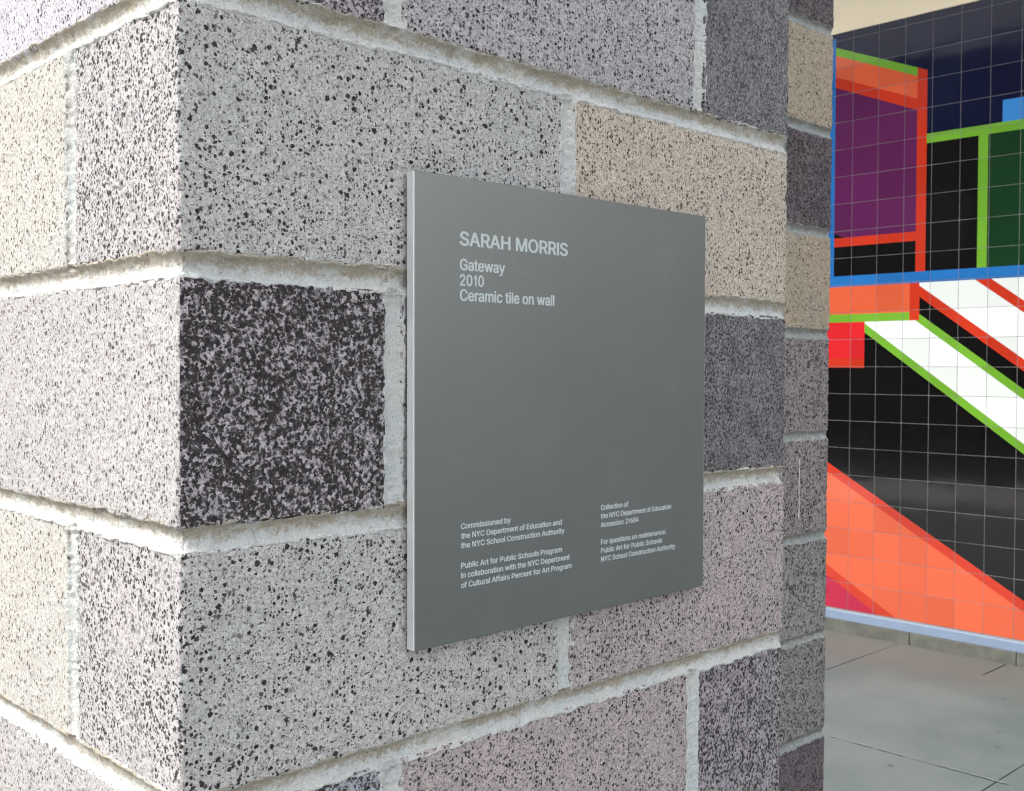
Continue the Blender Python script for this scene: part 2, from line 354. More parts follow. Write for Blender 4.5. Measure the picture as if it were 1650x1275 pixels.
# outlines of the lettering: advance, closed contours
GLYPHS = r'''{" ":[188,[]],"0":[453,[[190,-18,158,-10,100,23,74,53,45,111,32,159,24,211,24,295,28,327,37,371,53,415,82,465,108,491,162,520,182,525,214,529,258,525,278,524,328,503,372,463,382,449,407,399,424,335,428,311,428,199,419,147,403,99,382,57,344,15,306,-6,278,-15,258,-19],[222,62,196,71,180,83,153,127,136,191,132,271,140,339,162,401,192,435,210,444,230,445,254,440,272,427,299,387,316,327,320,295,320,215,307,143,290,105,264,75,246,66]]],"1":[330,[[165,-11,156,-6,151,6,150,354,69,356,56,362,51,374,51,406,56,418,77,428,123,434,149,460,162,498,171,514,185,520,241,519,250,514,255,502,255,6,250,-6,237,-12]]],"2":[453,[[54,-11,45,-6,40,6,40,42,46,56,262,288,287,326,296,354,296,386,290,408,272,430,258,439,222,448,184,434,162,412,146,353,134,348,58,348,46,353,41,362,49,414,62,444,78,468,112,498,154,519,174,524,194,528,254,528,306,515,332,502,374,464,395,426,403,402,404,346,386,296,346,236,191,70,398,67,407,62,412,50,411,2,406,-7,394,-12]]],"4":[453,[[274,-11,265,-6,260,6,258,91,34,92,22,97,16,110,16,154,34,192,225,514,238,520,314,520,326,515,331,506,322,484,270,396,143,178,258,177,260,310,265,322,278,328,350,328,363,322,368,310,369,178,422,175,431,170,436,158,436,110,431,98,418,92,369,90,368,6,363,-6,350,-12]]],"6":[453,[[190,-18,146,-6,119,7,90,33,70,57,52,91,39,139,39,183,44,207,60,251,94,313,231,515,246,521,326,521,338,516,343,507,336,491,242,357,225,327,274,325,298,320,336,303,374,273,399,231,412,187,412,127,407,107,382,53,368,35,340,11,298,-10,262,-19],[218,62,192,71,166,97,153,127,148,163,157,203,174,229,194,244,222,253,234,252,250,248,271,235,290,213,303,175,303,139,290,101,271,79,238,62]]],"8":[453,[[182,-18,134,-6,100,11,72,31,54,53,33,95,28,119,28,155,37,187,58,225,88,255,108,267,74,297,57,327,48,355,48,403,53,423,70,457,80,471,112,499,146,516,178,525,210,529,262,525,294,520,340,499,374,469,399,423,404,407,404,355,395,327,378,297,347,267,364,255,398,221,415,187,424,159,424,111,406,65,390,41,360,15,318,-6,266,-19],[214,62,194,66,168,79,150,97,140,123,140,155,150,181,164,199,206,220,238,221,276,207,294,193,311,159,312,123,302,97,272,71,234,61],[222,302,192,311,170,329,161,347,156,383,170,421,180,431,206,444,230,446,258,440,282,421,295,391,296,367,282,329,272,319,250,306]]],":":[188,[[72,-15,40,4,26,30,26,54,42,82,64,95,80,100,118,98,138,90,156,72,166,46,165,30,146,-2,120,-15],[68,261,49,270,36,284,25,310,26,330,44,356,68,371,84,376,108,376,120,372,142,362,156,348,166,322,165,306,152,280,120,261]]],"A":[480,[[6,-11,-3,-6,-5,2,5,38,165,478,182,515,194,520,282,520,298,512,382,284,483,10,478,-7,466,-12,386,-12,374,-7,322,131,158,132,153,130,127,50,104,-6,90,-12],[186,213,238,372,252,334,293,214]]],"C":[510,[[226,-18,166,-2,108,31,66,77,41,123,21,187,16,223,16,287,24,335,37,375,70,437,116,483,170,512,194,520,254,529,318,525,354,516,400,495,428,475,450,453,487,387,496,355,490,342,478,337,398,338,389,343,368,387,340,419,318,432,290,441,246,441,200,423,180,407,154,373,141,347,128,291,128,215,132,195,150,141,166,117,204,83,222,74,258,65,278,65,310,74,336,87,366,117,389,167,402,173,478,173,491,167,496,155,483,111,470,85,454,61,408,19,358,-6,326,-15,306,-19]]],"D":[502,[[50,-11,41,-6,36,6,36,502,41,514,54,520,274,520,338,503,380,482,410,460,442,420,467,370,484,302,484,210,480,186,463,130,430,72,384,30,334,5,306,-4,262,-12],[150,69,149,438,230,440,254,436,304,418,330,396,354,364,363,342,376,274,372,202,350,140,312,98,282,81,218,68]]],"E":[419,[[50,-11,41,-6,36,6,36,502,41,514,54,520,378,520,390,515,395,506,395,454,390,445,378,440,150,439,149,298,362,296,375,290,380,278,380,234,375,222,366,217,150,215,148,74,154,68,386,67,395,62,400,50,399,2,394,-7,382,-12]]],"F":[410,[[50,-11,41,-6,36,6,37,506,42,515,54,520,378,519,387,514,392,502,392,458,386,445,374,440,262,440,149,438,149,294,358,291,367,286,372,274,371,222,366,213,354,208,150,207,147,2,142,-7,130,-12]]],"G":[520,[[226,-18,174,-6,108,31,66,77,33,143,20,191,16,223,16,287,24,335,37,375,50,405,70,437,84,455,116,483,178,516,250,529,318,525,362,512,404,491,432,471,466,429,487,387,496,359,491,343,478,337,402,337,386,345,362,393,332,423,306,436,286,441,246,441,208,427,170,397,141,347,128,291,128,215,137,175,150,141,168,115,188,95,212,79,258,65,278,65,314,74,344,91,362,109,383,147,388,167,386,184,278,185,265,191,260,203,260,251,266,264,278,269,482,269,495,263,500,251,500,163,495,139,470,81,454,57,428,31,412,19,362,-6,330,-15,306,-19]]],"H":[517,[[50,-11,41,-6,36,6,36,502,41,514,54,520,130,520,143,514,148,502,150,301,362,300,368,306,368,502,373,514,386,520,462,520,474,515,480,502,480,6,475,-6,462,-12,386,-12,374,-7,369,2,366,219,154,220,148,214,147,2,142,-7,130,-12]]],"I":[172,[[45,-11,36,-6,31,6,31,502,37,515,49,520,129,519,138,514,143,502,143,6,138,-6,125,-12]]],"M":[628,[[50,-11,41,-6,36,6,36,502,42,515,54,520,158,520,174,512,314,156,323,170,456,514,470,520,574,520,587,514,592,502,592,302,592,6,586,-7,574,-12,498,-12,486,-7,481,2,478,284,363,-6,350,-12,278,-12,266,-7,261,2,146,288,143,2,138,-7,126,-12]]],"N":[523,[[50,-11,41,-6,36,6,36,502,41,514,54,520,142,520,162,508,374,176,377,506,382,515,394,520,474,519,483,514,488,502,488,6,483,-6,470,-12,378,-12,365,-6,150,332,147,2,142,-7,130,-12]]],"O":[533,[[226,-18,166,-2,132,15,104,35,70,73,50,105,29,155,16,223,16,287,25,339,37,375,58,417,74,441,116,483,170,512,214,525,238,525,250,529,302,525,318,525,354,516,404,491,432,471,462,437,491,387,512,319,516,295,516,215,507,167,495,131,474,89,458,65,420,27,358,-6,326,-15,302,-19],[254,66,222,74,192,91,166,117,150,141,137,175,128,215,128,291,141,347,154,373,180,407,218,432,246,441,278,441,306,436,344,415,366,393,382,369,404,299,404,211,395,171,378,133,340,91,298,70,274,65]]],"P":[445,[[50,-11,41,-6,36,6,36,502,41,514,54,520,278,520,330,507,356,494,376,478,402,452,423,410,432,374,432,322,427,298,394,232,364,206,322,185,294,177,262,176,250,172,150,171,148,6,143,-6,130,-12],[150,257,149,438,242,440,266,435,296,418,311,398,320,366,320,326,306,288,288,270,250,256]]],"R":[449,[[50,-11,41,-6,36,6,36,502,42,515,54,520,282,520,322,511,372,486,402,456,423,414,432,382,432,322,423,290,407,258,380,226,343,202,449,6,446,-7,434,-12,346,-12,332,-6,231,182,154,184,148,178,148,6,143,-6,130,-12],[150,269,149,438,242,440,278,431,296,418,310,404,320,374,320,330,306,296,284,278,250,268]]],"S":[447,[[180,-20,116,-4,90,9,60,31,27,81,14,125,19,141,32,147,116,146,125,141,140,99,158,81,184,68,204,63,244,63,264,68,290,81,312,103,322,133,317,165,302,181,272,198,132,240,74,273,56,291,35,329,26,373,39,429,56,459,82,485,116,506,164,523,188,527,256,527,308,518,366,489,396,459,413,429,425,385,421,373,408,367,328,368,316,375,309,397,294,421,264,438,220,447,184,438,166,429,148,411,138,381,143,353,154,337,180,320,308,282,362,257,386,241,412,211,425,185,433,141,430,109,404,51,370,17,320,-8,288,-17,264,-21]]],"Y":[472,[[194,-11,185,-6,180,6,179,206,-2,496,-5,510,10,520,98,520,112,514,230,320,240,318,253,342,360,514,374,520,458,520,471,514,475,502,293,210,292,6,287,-6,274,-12]]],"a":[389,[[124,-20,92,-12,58,5,36,23,11,69,6,89,6,125,11,145,24,171,50,197,84,214,132,227,232,239,248,244,249,281,234,305,216,314,192,319,160,310,146,301,114,265,80,263,24,283,19,297,36,327,66,361,116,386,152,395,232,395,280,382,310,365,336,339,353,305,362,253,362,5,357,-7,344,-13,272,-13,252,1,216,-16,192,-21],[152,60,126,73,119,85,114,105,120,127,144,146,176,155,216,159,236,163,249,161,250,121,240,95,204,64,188,59]]],"b":[424,[[195,-19,139,1,119,-12,47,-12,34,-6,29,6,30,506,35,515,47,520,119,520,131,515,137,502,137,402,139,375,163,387,195,396,267,396,299,387,333,370,367,340,383,316,396,290,413,230,413,146,408,122,375,48,359,28,325,2,283,-15,263,-20],[207,61,185,70,159,96,150,114,137,166,137,214,150,266,163,288,191,311,207,316,235,315,257,306,283,280,292,262,305,210,305,170,296,126,279,92,247,65,227,60]]],"c":[396,[[168,-19,136,-11,82,18,56,44,27,94,10,162,10,214,27,282,52,328,86,362,106,374,168,396,244,396,300,379,334,358,356,336,381,290,383,274,372,265,324,252,290,254,283,258,272,280,246,306,236,311,220,316,196,316,158,298,135,266,122,222,122,154,136,108,170,70,196,60,220,60,246,70,272,96,283,122,296,128,324,128,372,115,381,110,385,94,356,40,322,10,280,-11,240,-20]]],"d":[424,[[160,-19,128,-11,82,14,56,40,40,64,19,114,10,158,10,218,19,262,27,286,52,332,86,366,128,387,160,396,232,396,284,377,286,474,287,506,291,514,300,519,376,520,389,514,394,502,393,2,388,-7,376,-12,308,-12,296,-7,288,5,260,-11,228,-20],[192,61,158,78,135,110,122,154,122,226,131,258,144,284,162,302,188,315,216,316,242,306,273,270,286,226,286,154,277,118,268,100,246,74,212,60]]],"e":[404,[[172,-19,128,-7,82,18,52,48,27,94,10,158,10,214,27,282,52,328,86,362,144,391,168,396,240,396,264,391,306,374,330,358,352,336,381,282,392,236,394,174,389,162,380,157,123,154,122,142,131,114,144,92,170,70,196,60,224,60,246,66,272,88,284,111,296,116,328,116,376,103,387,94,385,78,372,52,348,24,330,10,296,-7,248,-20],[124,233,127,258,136,276,152,295,176,311,192,316,220,316,242,306,257,294,277,262,282,242,280,233]]],"f":[254,[[72,-11,63,-6,58,6,58,310,52,316,0,316,-12,321,-18,334,-17,378,-12,387,0,392,57,394,59,458,76,496,98,518,148,540,232,540,256,531,266,514,248,464,232,456,184,459,172,448,166,434,168,393,232,392,246,386,250,374,250,334,246,322,232,316,168,314,166,2,160,-7,148,-12]]],"g":[425,[[164,-162,116,-150,74,-129,40,-95,29,-73,31,-61,84,-32,108,-31,122,-37,158,-73,168,-78,204,-86,232,-82,266,-65,280,-47,286,-29,285,11,232,-7,160,-7,124,2,90,19,52,53,23,107,10,163,10,219,19,263,31,295,48,325,78,359,112,380,148,393,172,397,220,397,248,392,284,374,308,389,380,389,392,384,397,375,398,-13,389,-61,360,-111,334,-133,300,-150,244,-163],[184,74,152,93,131,127,122,159,122,227,131,259,154,295,180,312,200,317,224,313,246,303,264,285,277,263,286,231,286,207,290,195,286,155,272,113,250,87,220,73]]],"h":[410,[[43,-11,34,-6,29,6,29,502,35,515,47,520,119,520,132,514,137,502,139,377,195,396,263,396,295,387,333,366,355,340,372,306,381,270,381,226,381,6,375,-7,363,-12,291,-12,278,-6,273,6,273,250,264,282,249,302,223,315,203,316,169,302,147,276,141,258,137,238,136,2,131,-7,119,-12]]],"i":[167,[[43,-11,34,-6,29,6,29,374,34,386,47,392,123,391,132,386,137,374,137,6,132,-6,119,-12],[55,433,31,448,18,474,17,490,27,512,41,526,59,535,109,534,133,522,148,498,149,474,139,452,129,442,107,432]]],"l":[158,[[40,-11,31,-6,26,6,26,502,32,515,44,520,116,519,125,514,130,502,130,6,125,-6,112,-12]]],"m":[610,[[43,-11,34,-6,29,6,29,374,34,386,47,392,119,392,139,379,183,396,227,400,271,391,297,378,319,357,379,391,427,400,447,400,495,391,529,374,555,348,572,314,581,278,581,6,576,-6,563,-12,487,-11,478,-6,473,6,473,54,473,262,468,286,453,306,435,315,403,315,385,306,371,292,361,266,360,2,355,-7,343,-12,267,-12,255,-7,249,6,249,278,243,292,225,310,211,316,191,316,173,310,147,284,137,246,136,2,131,-7,119,-12]]],"n":[410,[[43,-11,34,-6,29,6,29,374,34,386,43,391,119,392,143,377,195,396,263,396,295,387,333,366,355,340,372,306,381,270,381,98,381,6,376,-6,363,-12,291,-12,278,-6,273,6,273,250,264,282,249,302,223,315,199,315,169,302,147,276,141,258,137,238,136,2,131,-7,119,-12]]],"o":[415,[[168,-19,136,-11,82,18,56,44,40,68,19,118,10,162,10,214,14,238,27,282,44,316,86,362,124,383,168,396,248,395,280,387,322,366,336,356,368,320,389,278,402,234,406,202,402,142,389,98,368,56,340,24,322,10,280,-11,240,-20],[192,61,170,70,135,110,122,154,122,222,135,266,158,298,192,315,224,315,246,306,268,284,285,254,294,218,294,158,285,122,272,96,246,70,216,60]]],"p":[424,[[43,-154,34,-149,29,-137,29,375,34,387,47,393,119,393,131,388,136,379,143,376,167,388,203,397,255,397,295,388,337,367,355,349,375,329,400,279,413,231,413,147,396,87,383,61,367,37,345,15,299,-10,271,-19,191,-19,171,-14,139,2,137,-137,132,-149,119,-155],[203,62,189,67,167,85,146,123,137,163,137,215,146,255,159,281,185,307,195,312,215,317,235,314,261,303,279,285,292,263,305,211,305,167,300,139,283,97,257,71,239,62]]],"q":[424,[[300,-154,291,-149,286,-137,284,0,236,-19,156,-19,124,-10,86,11,52,45,27,91,10,159,10,219,19,263,56,337,78,359,118,383,172,397,220,397,248,392,288,372,295,387,308,393,376,393,388,388,393,379,394,-137,388,-150,376,-155],[188,62,160,77,148,89,131,119,122,151,122,227,140,277,158,299,192,316,218,315,246,303,264,285,277,259,286,227,286,151,277,119,264,93,242,71,220,61]]],"r":[259,[[43,-11,34,-6,29,6,30,378,35,387,47,392,119,392,139,380,183,396,243,396,263,391,268,382,269,330,264,318,251,312,195,312,179,307,151,284,142,266,137,246,136,2,131,-7,119,-12]]],"s":[365,[[142,-19,106,-11,63,10,34,40,12,86,16,102,46,112,102,120,115,114,130,80,148,66,166,60,198,60,223,70,242,88,242,118,218,139,126,161,102,169,63,190,42,212,28,238,23,254,23,290,28,310,42,336,71,366,130,392,150,396,218,396,262,387,296,370,326,340,347,294,343,282,314,272,262,264,248,270,238,292,215,314,182,320,152,310,138,296,132,282,133,270,142,253,162,241,254,219,286,207,316,190,334,172,351,138,356,118,356,94,351,74,334,40,296,6,270,-7,218,-20]]],"t":[227,[[132,-15,104,-7,74,10,51,42,42,70,42,310,36,316,0,316,-13,322,-18,334,-18,374,-13,386,-4,391,41,394,42,466,48,479,60,484,132,484,144,479,148,472,152,394,212,391,222,386,226,374,226,334,220,321,208,316,152,314,150,82,160,65,208,64,220,59,230,38,236,2,232,-7,204,-16]]],"u":[410,[[147,-16,119,-8,85,9,51,47,34,89,29,113,29,373,35,386,47,391,119,391,131,386,136,377,137,133,142,109,151,91,169,73,195,63,223,68,241,77,253,89,264,105,273,137,273,373,279,386,291,391,363,391,375,386,380,377,380,1,375,-8,363,-13,291,-13,279,-8,271,4,247,-8,211,-17]]],"w":[567,[[129,-11,117,-4,104,30,0,374,5,387,17,392,93,392,109,384,169,176,178,194,232,386,245,392,329,391,337,387,342,378,396,178,402,182,409,208,460,386,473,392,549,392,562,386,567,374,470,50,449,-7,437,-12,361,-12,348,-6,285,208,280,202,230,22,218,-6,205,-12]]],"y":[389,[[55,-156,31,-148,25,-135,34,-95,42,-79,55,-73,91,-77,105,-71,115,-61,124,-43,137,1,-2,365,-4,381,11,391,91,391,104,385,186,161,195,147,203,163,283,383,299,391,375,391,388,385,393,373,228,-59,199,-113,169,-139,119,-157]]]}'''

# ------------------------------------------------------------------ ground and floor
concrete_t = NT('floor_concrete')
p_ = concrete_t.node('ShaderNodeNewGeometry').outputs['Position']
n1 = concrete_t.noise(p_, 1.6, 5, 0.6).outputs['Fac']
n2 = concrete_t.noise(p_, 9, 5, 0.65).outputs['Fac']
n3 = concrete_t.noise(p_, 120, 3, 0.6).outputs['Fac']
c_ = concrete_t.mix(concrete_t.step(n1, 0.35, 0.65), (0.068, 0.088, 0.088), (0.098, 0.116, 0.113))
c_ = concrete_t.mix(concrete_t.math('MULTIPLY', concrete_t.step(n2, 0.5, 0.75), 0.35), c_, (0.10, 0.107, 0.104))
c_ = concrete_t.mix(concrete_t.math('MULTIPLY', concrete_t.step(n3, 0.55, 0.7), 0.18), c_, (0.085, 0.085, 0.08))
n4 = concrete_t.noise(p_, 420, 2, 0.7).outputs['Fac']
c_ = concrete_t.mix(concrete_t.math('MULTIPLY', concrete_t.step(n4, 0.52, 0.66), 0.35), c_, (0.16, 0.17, 0.165))
c_ = concrete_t.mix(concrete_t.math('MULTIPLY', concrete_t.step(n4, 0.46, 0.34), 0.45), c_, (0.04, 0.045, 0.045))
sp_ = pits(concrete_t, p_, 6, 0.13, 2.2, 0.06)
c_ = concrete_t.mix(concrete_t.math('MULTIPLY', sp_, 0.8), c_, (0.045, 0.042, 0.04))
# brown grime that gathers along the foot of the tiled wall
sx = concrete_t.node('ShaderNodeSeparateXYZ'); concrete_t.put(sx.inputs[0], p_)
gr = concrete_t.math('ADD', sx.outputs[0], concrete_t.math('MULTIPLY', concrete_t.math('SUBTRACT', n2, 0.5), 0.7))
c_ = concrete_t.mix(concrete_t.math('MULTIPLY', concrete_t.step(gr, 4.45, 5.0), 0.75), c_, (0.088, 0.083, 0.073))
concrete_t.put(concrete_t.b.inputs['Base Color'], c_)
concrete_t.b.inputs['Roughness'].default_value = 0.7
concrete_t.b.inputs['Specular IOR Level'].default_value = 0.35
concrete_t.put(concrete_t.b.inputs['Normal'], concrete_t.bump(n3, 0.0008, 0.5))
CONC = concrete_t.m
JOINT = plain('joint_dirt', (0.05, 0.048, 0.042), 0.95, 0.1)
CURBC = plain('curb_concrete', (0.095, 0.097, 0.082), 0.85, 0.2, var=0.18, scale=14, bump=0.002)

ground = link('ground', box_mesh('ground', (-40, -40, -0.6), (40, 40, -0.28), plain('asphalt', (0.06, 0.06, 0.062), 0.9, 0.3, var=0.25, scale=6)))
tag(ground, kind='structure')
walk = link('pavement', box_mesh('pavement', (-4.2, -30, -0.28), (-0.62, 30, -0.13), plain('pavement_concrete', (0.40, 0.39, 0.37), 0.85, 0.3, var=0.12, scale=3)))
tag(walk, kind='structure')
floor = link('floor', box_mesh('floor_bed', (-0.6, -8, -0.28), (5.4, 9, -0.012), JOINT))
tag(floor, kind='structure')
XJ = [-0.6, 0.93, 2.27, 3.61, 4.955]
YJ = [-7.5 + 0.0]
YJ = [0.87 + 1.19 * k for k in range(-7, 7)]
g_ = 0.0022
for i in range(len(XJ) - 1):
    for j in range(len(YJ) - 1):
        gx = g_ if XJ[i + 1] < 4.9 else 0.003
        me = box_mesh('slab', (XJ[i] + 0.001, YJ[j] + g_, -0.10), (XJ[i + 1] - 0.001, YJ[j + 1] - g_, 0.0), CONC, 0.003)
        link('slab', me, floor)
YB = [1.49 + 0.572 * k for k in range(-12, 12)]
for j in range(len(YB) - 1):
    link('border_slab', box_mesh('border_slab', (4.9575, YB[j] + g_, -0.10), (5.245, YB[j + 1] - g_, -0.001 - 0.0015 * (j % 2)), CONC, 0.003), floor)

# chalky line worn along one slab joint
V, F = [], []
ys = np.arange(-1.0, 3.4, 0.012)
for k, y in enumerate(ys):
    P1 = np.array([[3.61, y, 0.0]])
    n_ = float(fnoise(P1, 9, 3, 5)[0]); w_ = max(0.0006, 0.003 + 0.005 * float(vnoise(P1, 40, 9)[0]))
    xo = 3.61 + 0.004 * n_
    V += [(xo - w_, y, 0.0042), (xo + w_, y, 0.0042)]
    if k and float(vnoise(P1, 14, 31)[0]) > -0.45:
        b_ = 2 * k
        F.append((b_ - 2, b_ - 1, b_ + 1, b_))
ch = link('chalk_line', mesh_np('chalk_line', V, F, [plain('chalk', (0.15, 0.165, 0.155), 0.9, 0.1, var=0.2, scale=60)]), floor)

# ------------------------------------------------------------------ tiled wall
WX = 5.27
CEIL = 3.366
T = 0.1524
wall = link('tiled_wall', box_mesh('wall_backing', (WX + 0.0012, -8, -0.1), (WX + 0.25, 9, 5.298), plain('grout', (0.17, 0.16, 0.165), 0.9, 0.2, var=0.2, scale=60)))
tag(wall, 'wall of glossy square tiles in colourful geometric bands behind the block pillars', 'wall')


def tile_mat(name, col, rough=0.06):
    t = NT(name)
    rnd = t.node('ShaderNodeObjectInfo').outputs['Random']
    c = t.mix(rnd, tuple(x * 0.88 for x in col), tuple(min(0.86, x * 1.10) for x in col))
    t.put(t.b.inputs['Base Color'], c)
    t.b.inputs['Roughness'].default_value = rough
    t.b.inputs['IOR'].default_value = 1.6
    p = t.node('ShaderNodeNewGeometry').outputs['Position']
    t.put(t.b.inputs['Normal'], t.bump(t.noise(p, 6, 1).outputs['Fac'], 0.0014, 0.5))
    return t.m


TC = dict(
    black=tile_mat('tile_black', (0.003, 0.003, 0.003)), navy=tile_mat('tile_navy', (0.003, 0.005, 0.022)),
    purple=tile_mat('tile_purple', (0.075, 0.011, 0.058)), green=tile_mat('tile_green', (0.11, 0.27, 0.022)),
    darkgreen=tile_mat('tile_dark_green', (0.005, 0.028, 0.009)), blue=tile_mat('tile_blue', (0.014, 0.11, 0.32)),
    red=tile_mat('tile_red', (0.38, 0.026, 0.010)), scarlet=tile_mat('tile_scarlet', (0.44, 0.014, 0.018)),
    crimson=tile_mat('tile_crimson', (0.30, 0.008, 0.035)), orange=tile_mat('tile_orange', (0.48, 0.080, 0.032)),
    white=tile_mat('tile_white', (0.54, 0.57, 0.55)), skyblue=tile_mat('tile_sky_blue', (0.03, 0.16, 0.40)))
TNAMES = list(TC)
TMATS = [TC[k] for k in TNAMES] + [plain('tile_body', (0.30, 0.285, 0.27), 0.9)]
Y0 = 2.384            # a vertical joint; s runs to the right, towards -y
BIG = 30


def rect(s0, s1, z0, z1, c): return ([(s0, z0), (s1, z0), (s1, z1), (s0, z1)], c)


def band(c0, c1, m, s0, s1, c, ztop=None):
    return ([(s0, c0 - m * s0), (s1, c0 - m * s1), (s1, c1 - m * s1), (s0, c1 - m * s0)], c)


# s = 2.5 - y.  A plain arrangement of sloping panels and parallel bands in the wall's colours.
SL = 0.42


def slab_(c0, c1, s0, s1, c): return band(c0, c1, SL, s0, s1, c)


D = [
    rect(-BIG, BIG, -1, 9, 'black'),
    band(1.830, 1.880, 0.72, 0.20, 3.2, 'green'), band(1.880, 2.100, 0.72, 0.20, 3.2, 'white'), band(2.100, 2.150, 0.72, 0.2, 3.2, 'green'),
    band(2.240, 2.300, 0.72, 0.46, 3.2, 'red'), band(2.300, 2.530, 0.72, 0.46, 3.2, 'white'), band(2.530, 2.590, 0.72, 0.46, 3.2, 'red'), band(2.590, 2.710, 0.72, 0.46, 3.2, 'white'),
    band(2.710, 2.760, 0.72, 0.46, 3.2, 'green'), band(2.760, 3.530, 0.72, 0.46, 3.2, 'darkgreen'),
    rect(-3, 0.20, 1.53, 1.96, 'scarlet'), rect(-3, 0.46, 1.79, 1.96, 'orange'), rect(-3, 0.46, 1.745, 1.79, 'green'), rect(0.46, 0.515, 1.745, 1.96, 'red'),
    rect(-3, 0.20, 1.49, 1.54, 'red'),
    rect(-BIG, BIG, 1.96, 5, 'black'),
    rect(-BIG, BIG, 2.72, 5, 'navy'),
    slab_(2.250, 3.070, -3, 0.49, 'purple'), slab_(3.070, 3.130, -3, 0.49, 'red'), slab_(3.130, 3.250, -3, 0.49, 'orange'), slab_(3.250, 3.295, -3, 0.545, 'green'),
    ([(0.49, 1.96), (0.545, 1.96), (0.545, 3.295 - SL * 0.545), (0.49, 3.295 - SL * 0.49)], 'red'), rect(-3, 0.49, 2.0, 2.19, 'black'), rect(-3, 0.49, 2.17, 2.22, 'red'),
    rect(0.545, 3, 2.68, 2.73, 'green'), rect(0.87, 3, 2.0, 2.68, 'darkgreen'), rect(0.82, 0.87, 2.0, 2.73, 'green'), rect(0.94, 3, 2.73, 2.84, 'skyblue'),
    rect(-BIG, BIG, 1.945, 2.005, 'blue'), rect(-0.03, 0.008, 2.005, 3.34, 'blue'),
    band(0.355, 0.885, 0.57, -2.0, 2.5, 'orange'), band(0.885, 0.940, 0.57, -2, 2.5, 'red'), band(0.295, 0.355, 0.57, -2, 2.5, 'red'), band(0.095, 0.295, 0.57, -2, 2.5, 'crimson'),
]


def split(poly, a, b):
    def side(p): return (b[0] - a[0]) * (p[1] - a[1]) - (b[1] - a[1]) * (p[0] - a[0])
    d = [side(p) for p in poly]
    if max(d) < 1e-7 or min(d) > -1e-7: return [poly]
    L_, R_ = [], []
    n = len(poly)
    for i in range(n):
        p, q = poly[i], poly[(i + 1) % n]
        dp, dq = d[i], d[(i + 1) % n]
        if dp >= 0: L_.append(p)
        if dp <= 0: R_.append(p)
        if dp * dq < 0:
            t_ = dp / (dp - dq)
            x = (p[0] + (q[0] - p[0]) * t_, p[1] + (q[1] - p[1]) * t_)
            L_.append(x); R_.append(x)
    return [k for k in (L_, R_) if len(k) > 2]


def inside(pt, poly):
    s_ = 0
    for i in range(len(poly)):
        a, b = poly[i], poly[(i + 1) % len(poly)]
        c = (b[0] - a[0]) * (pt[1] - a[1]) - (b[1] - a[1]) * (pt[0] - a[0])
        if c < -1e-9: return False
    return True


def ccw(poly):
    A = sum(poly[i][0] * poly[(i + 1) % len(poly)][1] - poly[(i + 1) % len(poly)][0] * poly[i][1] for i in range(len(poly)))
    return poly if A > 0 else poly[::-1]


D = [(ccw(p), c) for p, c in D]


def tile_cells(s0, s1, z0, z1):
    cells = [[(s0, z0), (s1, z0), (s1, z1), (s0, z1)]]
    for poly, c in D:
        xs = [p[0] for p in poly]; zs = [p[1] for p in poly]
        if min(xs) > s1 or max(xs) < s0 or min(zs) > z1 or max(zs) < z0: continue
        for i in range(len(poly)):
            a, b = poly[i], poly[(i + 1) % len(poly)]
            cells = [k for cl in cells for k in split(cl, a, b)]
    out = []
    for cl in cells:
        cx_ = sum(p[0] for p in cl) / len(cl); cz_ = sum(p[1] for p in cl) / len(cl)
        col = 'black'
        for poly, c in D:
            if inside((cx_, cz_), poly): col = c
        out.append((cl, col))
    return out


def tile_geo(s0, s1, z0, z1, V, F, I, tilt=(0, 0)):
    """front face split along the bands, plus four sides"""
    sc, zc = (s0 + s1) / 2, (z0 + z1) / 2
    def P(s, z, x=None):
        return ((WX + tilt[0] * (s - sc) + tilt[1] * (z - zc)) if x is None else x, 2.5 - s, z)
    cells = tile_cells(s0, s1, z0, z1)
    for cl, col in cells:
        b = len(V)
        V += [P(*p) for p in cl]
        F.append(tuple(range(b, b + len(cl))))
        I.append(TNAMES.index(col))
    r = [(s0, z0), (s1, z0), (s1, z1), (s0, z1)]
    for i in range(4):
        j = (i + 1) % 4
        b = len(V)
        V += [P(*r[i]), P(*r[i], WX + 0.004), P(*r[j], WX + 0.004), P(*r[j])]
        F.append((b, b + 1, b + 2, b + 3)); I.append(len(TNAMES))


Z0 = CAM_Z + 1.52226
GW = 0.0013
Vs, Fs, Is = [], [], []
for i in range(-30, 40):
    ya = Y0 - i * T                      # joint on the left of this column
    s0, s1 = 2.5 - ya + GW, 2.5 - (ya - T) - GW
    near = -2 <= i <= 9
    for r in range(-3, 20):
        z1 = min(Z0 - r * T - GW, CEIL - 0.002); z0 = max(Z0 - (r + 1) * T + GW, 0.1155)
        if z1 - z0 < 0.008: continue
        if near:
            V, F, I = [], [], []
            tile_geo(s0, s1, z0, z1, V, F, I, tuple(max(-0.0055, min(0.0055, random.gauss(0, 0.003))) for _ in range(2)))
            me = mesh_np('tile', V, F, TMATS, idx=I)
            o = link('tile', me, wall)
        elif i > -14 and i < 24:
            tile_geo(s0, s1, z0, z1, Vs, Fs, Is)
o = link('tiles', mesh_np('tiles', Vs, Fs, TMATS, idx=Is), wall)
tag(o, kind='stuff')

